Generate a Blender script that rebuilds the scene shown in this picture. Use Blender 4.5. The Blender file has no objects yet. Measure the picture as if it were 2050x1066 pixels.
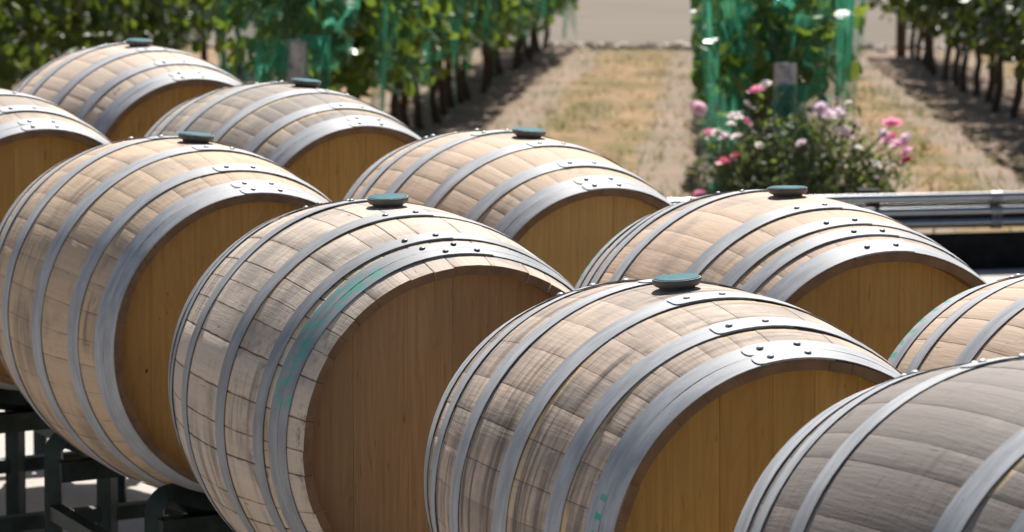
import bpy, math, random
from math import sin, cos, pi, radians, sqrt, atan2
from mathutils import Vector, Matrix, noise

S = bpy.context.scene
COL = S.collection
random.seed(7)

# ------------------------------------------------------------------ camera
CAM_H = 2.0                       # camera height over the yard, metres
PITCH, ROLL = 0.13301, 0.00354
cam = bpy.data.cameras.new('camera')
cam_ob = bpy.data.objects.new('camera', cam)
COL.objects.link(cam_ob)
cam.sensor_width = 36.0
cam.lens = 7697.08 / 2050 * 36.0
cam.clip_start, cam.clip_end = 0.1, 2000
_r, _f, _u = Vector((1, 0, 0)), Vector((0, cos(PITCH), -sin(PITCH))), Vector((0, sin(PITCH), cos(PITCH)))
_rr = _r * cos(ROLL) + _u * sin(ROLL)
_uu = _u * cos(ROLL) - _r * sin(ROLL)
M = Matrix((_rr, _uu, -_f)).transposed().to_4x4()
M.translation = Vector((0, 0, CAM_H))
cam_ob.matrix_world = M
cam.dof.use_dof = True
cam.dof.focus_distance = 6.1
cam.dof.aperture_fstop = 0.13517 / 0.0115
cam.dof.aperture_blades = 0
S.camera = cam_ob

# ------------------------------------------------------------------ light
SUN_EL, SUN_AZ = radians(44), radians(5)          # azimuth from +Y towards +X
world = bpy.data.worlds.new('World')
S.world = world
world.use_nodes = True
wn = world.node_tree
for n in list(wn.nodes):
    wn.nodes.remove(n)
sky = wn.nodes.new('ShaderNodeTexSky')
sky.sky_type = 'NISHITA'
sky.sun_disc = False
sky.sun_elevation, sky.sun_rotation = SUN_EL, SUN_AZ
sky.air_density, sky.dust_density, sky.ozone_density = 1.0, 1.2, 1.0
bg = wn.nodes.new('ShaderNodeBackground')
bg.inputs['Strength'].default_value = 0.05
wo = wn.nodes.new('ShaderNodeOutputWorld')
wn.links.new(sky.outputs[0], bg.inputs[0])
wn.links.new(bg.outputs[0], wo.inputs[0])
sl = bpy.data.lights.new('sun', 'SUN')
sl.energy, sl.angle, sl.color = 5.0, radians(0.53), (1.0, 0.965, 0.91)
sun = bpy.data.objects.new('sun', sl)
COL.objects.link(sun)
_sd = Vector((sin(SUN_AZ) * cos(SUN_EL), cos(SUN_AZ) * cos(SUN_EL), sin(SUN_EL)))
sun.rotation_euler = _sd.to_track_quat('Z', 'Y').to_euler()
sun.location = (0, 8, 12)
S.view_settings.view_transform = 'Standard'
S.view_settings.look = 'None'
S.view_settings.gamma = 1.0
S.view_settings.use_curve_mapping = False
S.view_settings.exposure = 0.8
S.cycles.use_denoising = True
S.cycles.max_bounces = 8
S.cycles.transparent_max_bounces = 24

# ------------------------------------------------------------------ helpers
class MB:
    """collects verts and faces, links them as ONE mesh object"""
    def __init__(s):
        s.v, s.f, s.uv = [], [], []
    def add(s, vs, fs):
        o = len(s.v)
        s.v.extend(tuple(p) for p in vs)
        s.f.extend(tuple(i + o for i in f) for f in fs)
    def mesh(s, name, mat, smooth=False):
        me = bpy.data.meshes.new(name)
        me.from_pydata(s.v, [], s.f)
        if mat:
            me.materials.append(mat)
        if smooth:
            me.update(calc_edges=True)
            me.polygons.foreach_set('use_smooth', [True] * len(me.polygons))
            me.set_sharp_from_angle(angle=radians(38))
        me.update()
        return me
    def build(s, name, mat, parent=None, smooth=False):
        return link(name, s.mesh(name, mat, smooth), parent)

def link(name, data, parent=None):
    o = bpy.data.objects.new(name, data)
    COL.objects.link(o)
    if parent is not None:
        o.parent = parent
    return o

def tag(o, label=None, cat=None, group=None, kind=None):
    for k, v in (('label', label), ('category', cat), ('group', group), ('kind', kind)):
        if v:
            o[k] = v
    return o

def thing(name, label, cat, loc=(0, 0, 0), group=None):
    o = link(name, None)
    o.location = loc
    o.empty_display_size = 0.1
    return tag(o, label, cat, group)

def copy_tree(o, parent=None):
    c = o.copy()
    COL.objects.link(c)
    if parent is not None:
        c.parent = parent
    for ch in list(o.children):
        copy_tree(ch, c)
    return c

def box(mb, x0, x1, y0, y1, z0, z1):
    mb.add([(x, y, z) for x in (x0, x1) for y in (y0, y1) for z in (z0, z1)],
           [(0, 1, 3, 2), (4, 6, 7, 5), (0, 4, 5, 1), (2, 3, 7, 6), (0, 2, 6, 4), (1, 5, 7, 3)])

def tube(mb, pts, rad, n=8, cap=True, flat=False):
    """sweep a round (or 4-sided) section along a polyline"""
    pts = [Vector(p) for p in pts]
    rads = rad if isinstance(rad, (list, tuple)) else [rad] * len(pts)
    up = None
    rings = []
    for i, p in enumerate(pts):
        a = pts[max(i - 1, 0)]
        b = pts[min(i + 1, len(pts) - 1)]
        t = (b - a).normalized()
        if up is None:
            up = Vector((0, 0, 1)) if abs(t.z) < 0.9 else Vector((1, 0, 0))
        side = t.cross(up)
        if side.length < 1e-4:
            side = t.cross(Vector((0.3, 1, 0.1)))
        side.normalize()
        up = side.cross(t).normalized()
        off = pi / 4 if flat else 0
        rings.append([p + (side * cos(2 * pi * k / n + off) + up * sin(2 * pi * k / n + off)) * rads[i] for k in range(n)])
    vs = [q for r in rings for q in r]
    fs = []
    for i in range(len(rings) - 1):
        for k in range(n):
            fs.append((i * n + k, i * n + (k + 1) % n, (i + 1) * n + (k + 1) % n, (i + 1) * n + k))
    if cap:
        fs.append(tuple(range(n - 1, -1, -1)))
        fs.append(tuple((len(rings) - 1) * n + k for k in range(n)))
    mb.add(vs, fs)

# ------------------------------------------------------------------ node helpers
def new_mat(name):
    m = bpy.data.materials.new(name)
    m.use_nodes = True
    nt = m.node_tree
    for n in list(nt.nodes):
        nt.nodes.remove(n)
    out = nt.nodes.new('ShaderNodeOutputMaterial')
    bs = nt.nodes.new('ShaderNodeBsdfPrincipled')
    nt.links.new(bs.outputs[0], out.inputs[0])
    return m, nt, bs, out

class G:
    """tiny wrapper to write node graphs as expressions"""
    def __init__(s, nt):
        s.nt = nt
    def n(s, t, **kw):
        x = s.nt.nodes.new(t)
        for k, v in kw.items():
            setattr(x, k, v)
        return x
    def put(s, sock, v):
        if hasattr(v, 'is_output') or isinstance(v, bpy.types.NodeSocket):
            s.nt.links.new(v, sock)
        else:
            if isinstance(v, (tuple, list)) and len(v) == 3 and sock.type == 'RGBA':
                v = (*v, 1)
            sock.default_value = v
    def math(s, op, a, b=0.0, c=None, clamp=False):
        x = s.n('ShaderNodeMath', operation=op, use_clamp=clamp)
        s.put(x.inputs[0], a)
        s.put(x.inputs[1], b)
        if c is not None:
            s.put(x.inputs[2], c)
        return x.outputs[0]
    def mul(s, a, b): return s.math('MULTIPLY', a, b)
    def addm(s, a, b): return s.math('ADD', a, b)
    def step(s, v, lo, hi, a=0.0, b=1.0):
        x = s.n('ShaderNodeMapRange', interpolation_type='SMOOTHSTEP')
        s.put(x.inputs[0], v)
        for i, q in zip((1, 2, 3, 4), (lo, hi, a, b)):
            s.put(x.inputs[i], q)
        return x.outputs[0]
    def vec(s, x, y, z):
        c = s.n('ShaderNodeCombineXYZ')
        for i, q in enumerate((x, y, z)):
            s.put(c.inputs[i], q)
        return c.outputs[0]
    def noise(s, v, scale=1.0, detail=2.0, rough=0.5, dist=0.0):
        x = s.n('ShaderNodeTexNoise')
        s.put(x.inputs['Vector'], v)
        x.inputs['Scale'].default_value = scale
        x.inputs['Detail'].default_value = detail
        x.inputs['Roughness'].default_value = rough
        x.inputs['Distortion'].default_value = dist
        return x.outputs['Fac']
    def mix(s, f, a, b, blend='MIX'):
        x = s.n('ShaderNodeMix', data_type='RGBA', blend_type=blend)
        s.put(x.inputs[0], f)
        s.put(x.inputs[6], a)
        s.put(x.inputs[7], b)
        return x.outputs[2]
    def bump(s, h, strength=0.3, dist=0.002):
        x = s.n('ShaderNodeBump')
        x.inputs['Strength'].default_value = strength
        x.inputs['Distance'].default_value = dist
        s.put(x.inputs['Height'], h)
        return x.outputs[0]
    def objxyz(s):
        t = s.n('ShaderNodeTexCoord')
        q = s.n('ShaderNodeSeparateXYZ')
        s.nt.links.new(t.outputs['Object'], q.inputs[0])
        return q.outputs[0], q.outputs[1], q.outputs[2], t
    def rand(s):
        return s.n('ShaderNodeObjectInfo').outputs['Random']

# ------------------------------------------------------------------ barrel geometry
RB, RH, LH = 0.350, 0.2926, 0.4427
CZ = 0.352                     # barrel axis over the barrel's base, before its own scale

def r_of(s, k):
    u = min(abs(s) / LH, 1.02)
    return k * (RB - (RB - RH) * u * u)

def mat_wood(name, seed, tone=(0.47, 0.36, 0.255), grey=0.3, drip=0.3, rust=0.1, fresh=0.5, mott=0.5, rough=0.55, k=1.0, edges=(0.137, 0.309)):
    """weathered oak stave: object axes are x along the barrel, y/z across"""
    m, nt, bs, out = new_mat(name)
    g = G(nt)
    x, y, z, tc = g.objxyz()
    zc = g.math('SUBTRACT', z, CZ * k)
    th = g.math('ARCTAN2', y, zc)
    arc = g.mul(th, 0.35)
    rnd = g.rand()
    off = g.addm(g.mul(rnd, 37.0), seed * 3.1)
    # grain along the stave
    gr = g.noise(g.vec(g.mul(x, 5.0), g.addm(g.mul(arc, 150.0), off), seed), 1.0, 4.0, 0.65)
    pores = g.noise(g.vec(g.addm(g.mul(x, 26.0), off), g.mul(arc, 420.0), seed + 5), 1.0, 2.0, 0.6)
    fur = g.noise(g.vec(g.mul(x, 260.0), g.mul(arc, 60.0), seed + 9), 1.0, 2.0, 0.6)      # saw marks across
    base = g.mix(g.step(gr, 0.3, 0.7), tuple(c * 0.95 for c in tone), tuple(min(c * 1.05, 1) for c in tone))
    # stave to stave tone
    base = g.mix(g.step(rnd, 0.4, 1.0, 0.0, 0.2), base, (tone[0] * 0.72, tone[1] * 0.68, tone[2] * 0.66))
    # weather: grey patches that follow neither stave nor hoop
    pv = g.noise(g.vec(g.mul(x, 7.0), g.mul(arc, 5.0), seed * 1.7), 1.0, 5.0, 0.62, 0.4)
    pv2 = g.addm(pv, g.mul(g.math('SUBTRACT', rnd, 0.5), 0.07))
    gm = g.step(pv2, 0.64 - 0.42 * grey, 0.82 - 0.36 * grey, 0.0, 0.35 + 0.65 * grey)
    base = g.mix(gm, base, (0.20, 0.170, 0.150))
    # run-off streaks round the belly
    dv = g.noise(g.vec(g.mul(x, 46.0), g.mul(arc, 2.4), seed * 2.3), 1.0, 5.0, 0.66)
    dm = g.noise(g.vec(g.mul(x, 3.0), g.mul(arc, 3.5), seed * 5.1), 1.0, 2.0, 0.5)
    d = g.mul(g.step(dv, 0.43, 0.68), g.step(dm, 0.62 - 0.35 * drip, 0.75 - 0.3 * drip, 0.0, min(1.0, 0.3 + drip)))
    base = g.mix(d, base, (0.115, 0.088, 0.07))
    # pale fresh strip where a hoop was driven on
    ax = g.math('ABSOLUTE', x)
    fr = None
    for e in edges:
        q = g.mul(g.step(ax, e - 0.004, e), g.step(ax, e + 0.008, e + 0.016, 1.0, 0.0))
        fr = q if fr is None else g.math('MAXIMUM', fr, q)
    fn = g.noise(g.vec(g.mul(x, 20.0), g.mul(arc, 7.0), seed + 2.2), 1.0, 3.0)
    base = g.mix(g.mul(fr, g.mul(g.step(fn, 0.38, 0.6), fresh)), base, (0.58, 0.40, 0.20))
    # mould speckle near the hoops and towards the heads
    sp = g.noise(g.vec(g.mul(x, 60.0), g.mul(arc, 42.0), seed + 7.7), 1.0, 5.0, 0.7)
    spm = g.noise(g.vec(g.mul(x, 11.0), g.mul(arc, 6.0), seed + 4.4), 1.0, 2.0)
    near = g.step(ax, 0.2, 0.33, 0.35, 1.0)
    s_ = g.mul(g.mul(g.step(sp, 0.5, 0.62), g.step(spm, 0.52, 0.66)), g.mul(near, mott))
    base = g.mix(s_, base, (0.085, 0.07, 0.055))
    # dark checks along the grain
    ck = g.noise(g.vec(g.addm(g.mul(x, 14.0), off), g.mul(arc, 170.0), seed + 1.3), 1.0, 2.0, 0.5)
    base = g.mix(g.step(ck, 0.72, 0.76, 0.0, 0.75), base, (0.07, 0.045, 0.03))
    base = g.mix(g.step(pores, 0.62, 0.75, 0.0, 0.14), base, (0.16, 0.115, 0.08))
    # stain creeping out of the stave joints (UV u runs across one stave)
    uv = g.n('ShaderNodeUVMap')
    uq = g.n('ShaderNodeSeparateXYZ')
    nt.links.new(uv.outputs[0], uq.inputs[0])
    ed = g.math('ABSOLUTE', g.math('SUBTRACT', uq.outputs[0], 0.5))
    jn = g.noise(g.vec(g.mul(x, 24.0), off, seed), 1.0, 3.0)
    js = g.mul(g.step(ed, 0.44, 0.5), g.step(jn, 0.42, 0.7, 0.15 * rust, min(1.0, 0.35 + rust)))
    base = g.mix(js, base, (0.17, 0.10, 0.045))
    nt.links.new(base, bs.inputs['Base Color'])
    bs.inputs['Roughness'].default_value = 0.78
    bs.inputs['Specular IOR Level'].default_value = 0.25
    h = g.addm(g.mul(gr, 0.10 * rough), g.addm(g.mul(pores, 0.25 * rough), g.addm(g.mul(fur, 0.42 * rough), g.mul(ck, -0.7))))
    nt.links.new(g.bump(h, 0.45, 0.0022), bs.inputs['Normal'])
    return m

def mat_head(name, seed, tone=(0.43, 0.275, 0.095), tone2=(0.37, 0.228, 0.074), k=1.0, spots=0.3):
    m, nt, bs, out = new_mat(name)
    g = G(nt)
    x, y, z, tc = g.objxyz()
    rnd = g.rand()
    off = g.mul(rnd, 53.0)
    gr = g.noise(g.vec(g.addm(g.mul(y, 130.0), off), g.mul(z, 4.5), seed), 1.0, 4.0, 0.62)
    cath = g.noise(g.vec(g.addm(g.mul(y, 16.0), off), g.mul(z, 2.0), seed + 3), 1.0, 2.0, 0.5, 0.7)
    ring = g.math('SINE', g.mul(cath, 60.0))
    base = g.mix(rnd, tone, tone2)
    base = g.mix(g.step(gr, 0.35, 0.7, 0.0, 0.42), base, tuple(c * 0.6 for c in tone2))
    base = g.mix(g.step(ring, 0.2, 1.0, 0.0, 0.16), base, tuple(c * 0.55 for c in tone2))
    fl = g.noise(g.vec(g.addm(g.mul(y, 120.0), off), g.mul(z, 16.0), seed + 8), 1.0, 2.0)
    base = g.mix(g.step(fl, 0.66, 0.72, 0.0, 0.5), base, tuple(c * 0.45 for c in tone2))
    st = g.noise(g.vec(g.mul(y, 5.0), g.mul(z, 5.0), seed + 1), 1.0, 4.0, 0.6)
    base = g.mix(g.step(st, 0.45, 0.75, 0.0, 0.35), base, tuple(c * 0.66 for c in tone))
    sp = g.noise(g.vec(g.mul(y, 55.0), g.mul(z, 30.0), seed + 6), 1.0, 2.0, 0.5)
    base = g.mix(g.step(sp, 0.735, 0.755, 0.0, spots), base, (0.05, 0.025, 0.012))
    nt.links.new(base, bs.inputs['Base Color'])
    bs.inputs['Roughness'].default_value = 0.6
    bs.inputs['Specular IOR Level'].default_value = 0.3
    nt.links.new(g.bump(g.addm(gr, g.mul(fl, -0.6)), 0.25, 0.0015), bs.inputs['Normal'])
    return m

def mat_hoop(name, seed, k=1.0, teal=0.0, teal_lo=0.4, teal_hi=1.2, dark=0.0, dash=0):
    """galvanised strip, chalky and scuffed; teal paint smears on some"""
    m, nt, bs, out = new_mat(name)
    g = G(nt)
    x, y, z, tc = g.objxyz()
    zc = g.math('SUBTRACT', z, CZ * k)
    th = g.math('ARCTAN2', g.mul(y, -1.0), zc)
    arc = g.mul(th, 0.35)
    rnd = g.rand()
    off = g.addm(g.mul(rnd, 19.0), seed)
    a = g.noise(g.vec(g.mul(x, 40.0), g.addm(g.mul(arc, 9.0), off), seed), 1.0, 4.0, 0.6)
    b = g.noise(g.vec(g.addm(g.mul(x, 160.0), off), g.mul(arc, 6.0), seed + 2), 1.0, 3.0, 0.6)
    c = g.noise(g.vec(g.mul(x, 120.0), g.addm(g.mul(arc, 130.0), off), seed + 4), 1.0, 3.0, 0.6)
    hi = 0.43 - dark
    base = g.mix(g.step(a, 0.3, 0.7), (hi * 0.62, hi * 0.64, hi * 0.68), (hi, hi * 1.01, hi * 1.03))
    base = g.mix(g.step(b, 0.48, 0.7, 0.0, 0.5), base, (0.25, 0.26, 0.28))
    base = g.mix(g.step(c, 0.63, 0.72, 0.0, 0.6), base, (0.20, 0.17, 0.145))
    ru = g.noise(g.vec(g.mul(x, 30.0), g.addm(g.mul(arc, 18.0), off), seed + 6), 1.0, 5.0, 0.7)
    base = g.mix(g.step(ru, 0.62, 0.74, 0.0, 0.35), base, (0.22, 0.15, 0.10))
    base = g.mix(g.step(c, 0.24, 0.32, 0.35, 0.0), base, (0.62, 0.63, 0.64))
    metal = 0.0
    if teal > 0:
        t1 = g.noise(g.vec(g.mul(x, 45.0), g.mul(arc, 26.0), seed + 8), 1.0, 3.0, 0.6)
        rng = g.mul(g.step(th, teal_lo - 0.06, teal_lo + 0.05), g.step(th, teal_hi - 0.05, teal_hi + 0.06, 1.0, 0.0))
        if dash:
            w = g.math('FRACT', g.addm(g.mul(th, 11.0), g.mul(t1, 0.7)))
            msk = g.mul(g.math('GREATER_THAN', w, 0.62), rng)
            msk = g.mul(msk, g.step(t1, 0.40, 0.46))
            msk = g.mul(msk, g.step(g.math('ABSOLUTE', g.math('SUBTRACT', g.math('ABSOLUTE', x), dash)), 0.006 if dash < 0.41 else 0.014, 0.009 if dash < 0.41 else 0.018, 1.0, 0.0))
        else:
            msk = g.mul(g.step(t1, 0.46, 0.56), rng)
        base = g.mix(g.mul(msk, teal), base, (0.03, 0.36, 0.27))
        metal = g.mul(g.math('SUBTRACT', 1.0, msk), 0.0)
    nt.links.new(base, bs.inputs['Base Color'])
    g.put(bs.inputs['Metallic'], metal)
    bs.inputs['Specular IOR Level'].default_value = 0.2
    nt.links.new(g.step(a, 0.2, 0.8, 0.5, 0.7), bs.inputs['Roughness'])
    nt.links.new(g.bump(g.addm(g.mul(b, 0.7), g.mul(c, 0.4)), 0.2, 0.001), bs.inputs['Normal'])
    return m

def mat_simple(name, col, rough=0.6, metal=0.0, var=0.15, scale=30.0, bump=0.15, spec=0.5):
    m, nt, bs, out = new_mat(name)
    g = G(nt)
    t = g.n('ShaderNodeTexCoord')
    f = g.noise(t.outputs['Object'], scale, 4.0, 0.6)
    base = g.mix(g.step(f, 0.3, 0.7), tuple(c * (1 - var) for c in col), tuple(min(1, c * (1 + var)) for c in col))
    nt.links.new(base, bs.inputs['Base Color'])
    bs.inputs['Roughness'].default_value = rough
    bs.inputs['Metallic'].default_value = metal
    bs.inputs['Specular IOR Level'].default_value = spec
    nt.links.new(g.bump(f, bump, 0.002), bs.inputs['Normal'])
    return m

M_RIVET = mat_simple('rivet_steel', (0.34, 0.35, 0.36), 0.5, 0.3)
M_RIVET_DARK = mat_simple('dark_rivet_steel', (0.09, 0.095, 0.10), 0.45, 0.6)
M_BUNG = mat_simple('bung_rubber', (0.10, 0.092, 0.085), 0.55, 0.0, 0.2, 60)
M_BUNG_TOP = mat_simple('bung_teal_silicone', (0.036, 0.140, 0.160), 0.5, 0.0, 0.15, 40, 0.05, 0.02)
M_RACK = mat_simple('rack_dark_green_paint', (0.016, 0.028, 0.025), 0.5, 0.0, 0.5, 14, 0.1, 0.3)

def rivet_mesh():
    mb = MB()
    n, prof = 10, [(0.0056, 0.0), (0.0053, 0.0016), (0.0036, 0.003), (0.0013, 0.0034)]
    vs, fs = [], []
    for r, h in prof:
        vs += [(r * cos(2 * pi * i / n), r * sin(2 * pi * i / n), h) for i in range(n)]
    for j in range(len(prof) - 1):
        for i in range(n):
            fs.append((j * n + i, j * n + (i + 1) % n, (j + 1) * n + (i + 1) % n, (j + 1) * n + i))
    fs.append(tuple((len(prof) - 1) * n + i for i in range(n)))
    mb.add(vs, fs)
    return mb

RIVETS = {False: rivet_mesh().mesh('rivet', M_RIVET, True), True: rivet_mesh().mesh('rivet', M_RIVET_DARK, True)}

def cyl(s, r, th, k):
    """barrel-local point: th is measured from the bung, positive to the picture's left"""
    return (s, -r * sin(th), CZ * k + r * cos(th))

def stave_mesh(name, th0, th1, k, mat, end_mat, rng, rag):
    nA, nC = 18, 3
    proud = rng.uniform(-0.0003, 0.0003)
    end0, end1 = LH + rng.uniform(-rag, rag * 0.4), LH + rng.uniform(-rag, rag * 0.4)
    gw = 0.0011 if rag > 0.003 else 0.0006
    g0, g1 = (0.00006 + gw * rng.random() ** 2.2 for _ in range(2))   # half joint, metres at the belly
    a0, a1 = th0 + g0 / RB, th1 - g1 / RB
    ss = [-end0 + (end0 + end1) * i / nA for i in range(nA + 1)]
    T = 0.027 * k
    vs, fs, uvs = [], [], []
    def thick(s, e):
        d = e - abs(s)
        return T if d > 0.045 else T * (0.56 + 0.44 * max(d, 0) / 0.045)
    # outer rows: bevelled edge lines sit 1 mm lower
    cols = [0.0, 0.018] + [i / nC for i in range(1, nC)] + [0.982, 1.0]
    n = len(cols)
    for layer in (0, 1):
        for s in ss:
            e = end0 if s < 0 else end1
            r = r_of(s, k) + proud
            for j, c in enumerate(cols):
                rr = r - ((0.0008 if rag > 0.003 else 0.0003) if j in (0, n - 1) else 0.0)
                if layer:
                    rr = r - thick(s, e)
                vs.append(cyl(s, rr, a0 + (a1 - a0) * c, k))
                uvs.append((c, (s + LH) / (2 * LH)))
    N = (nA + 1) * n
    for i in range(nA):
        for j in range(n - 1):
            q = i * n + j
            fs.append((q, q + n, q + n + 1, q + 1))
            fs.append((N + q, N + q + 1, N + q + n + 1, N + q + n))
        fs.append((i * n, N + i * n, N + (i + 1) * n, (i + 1) * n))
        q = i * n + n - 1
        fs.append((q, q + n, N + q + n, N + q))
    for j in range(n - 1):
        fs.append((j, j + 1, N + j + 1, N + j))
        q = nA * n + j
        fs.append((q, N + q, N + q + 1, q + 1))
    ends = [1 if all(i >= N for i in f) or i_ >= len(fs) - 2 * (n - 1) else 0 for i_, f in enumerate(fs)]
    me = bpy.data.meshes.new(name)
    me.from_pydata(vs, [], fs)
    me.materials.append(mat)
    me.materials.append(end_mat)
    me.polygons.foreach_set('material_index', ends)
    ul = me.uv_layers.new(name='UVMap')
    for lp in me.loops:
        ul.data[lp.index].uv = uvs[lp.vertex_index]
    me.update(calc_edges=True)
    me.polygons.foreach_set('use_smooth', [True] * len(me.polygons))
    me.set_sharp_from_angle(angle=radians(35))
    me.update()
    return me

def hoop_mesh(name, s0, s1, k, mat, lap_th, square, rng, cone=0.0):
    """one riveted strip: it winds once round and laps over its own start"""
    mb = MB()
    R = r_of((s0 + s1) / 2, k)
    lap = 0.118 / R
    sgn = -1 if square else 1             # direction in which the free end points
    th_end = lap_th
    th_start = th_end - sgn * (2 * pi + lap)
    n = 104
    t = 0.0013
    rows = []
    wob = rng.uniform(0, 9)
    tot = 2 * pi + lap
    params = [i / n * tot for i in range(n + 1)]
    params += [tot - 0.010 / R, tot - 0.005 / R, tot - 0.002 / R]
    params = sorted(set(params))
    for p in params:
        th = th_start + sgn * p
        x = max(0.0, min(1.0, (p - (tot - lap - 0.55)) / 0.5))
        lift = 0.0012 + 0.0016 * x * x * (3 - 2 * x) + 0.0004 * sin(7 * th + wob)
        d = (tot - p) * R                 # distance to the free end
        inset = 0.0
        if not square and d < 0.012:
            inset = 0.012 - sqrt(max(0.0, 0.012 ** 2 - (0.012 - d) ** 2))
        a, b = s0 + inset, s1 - inset
        row = []
        for s, up in ((a, 0), (a, t), (b, t), (b, 0)):
            row.append(cyl(s, r_of(s, k) + lift + up, th, k))
        rows.append(row)
    vs = [q for r in rows for q in r]
    fs = []
    m = 4
    for i in range(len(rows) - 1):
        for j in range(m):
            q = (i * m + j, i * m + (j + 1) % m, (i + 1) * m + (j + 1) % m, (i + 1) * m + j)
            fs.append(q if sgn > 0 else q[::-1])
    e = (len(rows) - 1) * m
    fs.append(tuple(range(m)))
    fs.append(tuple(e + j for j in range(m))[::-1])
    mb.add(vs, fs)
    me = mb.mesh(name, mat, True)
    riv = []
    sm = (s0 + s1) / 2
    rr = r_of(sm, k) + 0.0012 + 0.0016 + 0.0013
    for dd in (0.026, 0.082):
        riv.append((sm, rr, th_end - sgn * dd / R))
    return me, riv

HOOPS = [(0.085, 0.136), (0.264, 0.308), (0.374, 0.4085), (0.4095, 0.443)]
HOOPS_F = [(0.098, 0.142), (0.273, 0.309), (0.330, 0.3615), (0.3625, 0.390)]
HOOPS_J = [(0.143, 0.1925), (0.27, 0.312), (0.374, 0.4085), (0.4095, 0.443)]
HOOPS_J_BACK = [(0.160, 0.203), (0.312, 0.350), (0.376, 0.4085), (0.4095, 0.443)]
HOOPS_G = [(0.125, 0.173), (0.250, 0.292), (0.318, 0.356), (0.388, 0.443)]

def joints(rng, fixed=()):
    """stave edges round the barrel, in radians, some of them where the photograph shows them"""
    out = [radians(a) for a in fixed]
    start = out[-1] if out else rng.uniform(0, 0.1)
    first = out[0] if out else start
    if not out:
        out = [start]
    end = first + 2 * pi
    while True:
        w = radians(rng.choice((7.2, 8.5, 9.5, 10.5, 11.5, 13)))
        if out[-1] + w > end - radians(5):
            break
        out.append(out[-1] + w)
    out.append(end)
    return out

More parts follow.
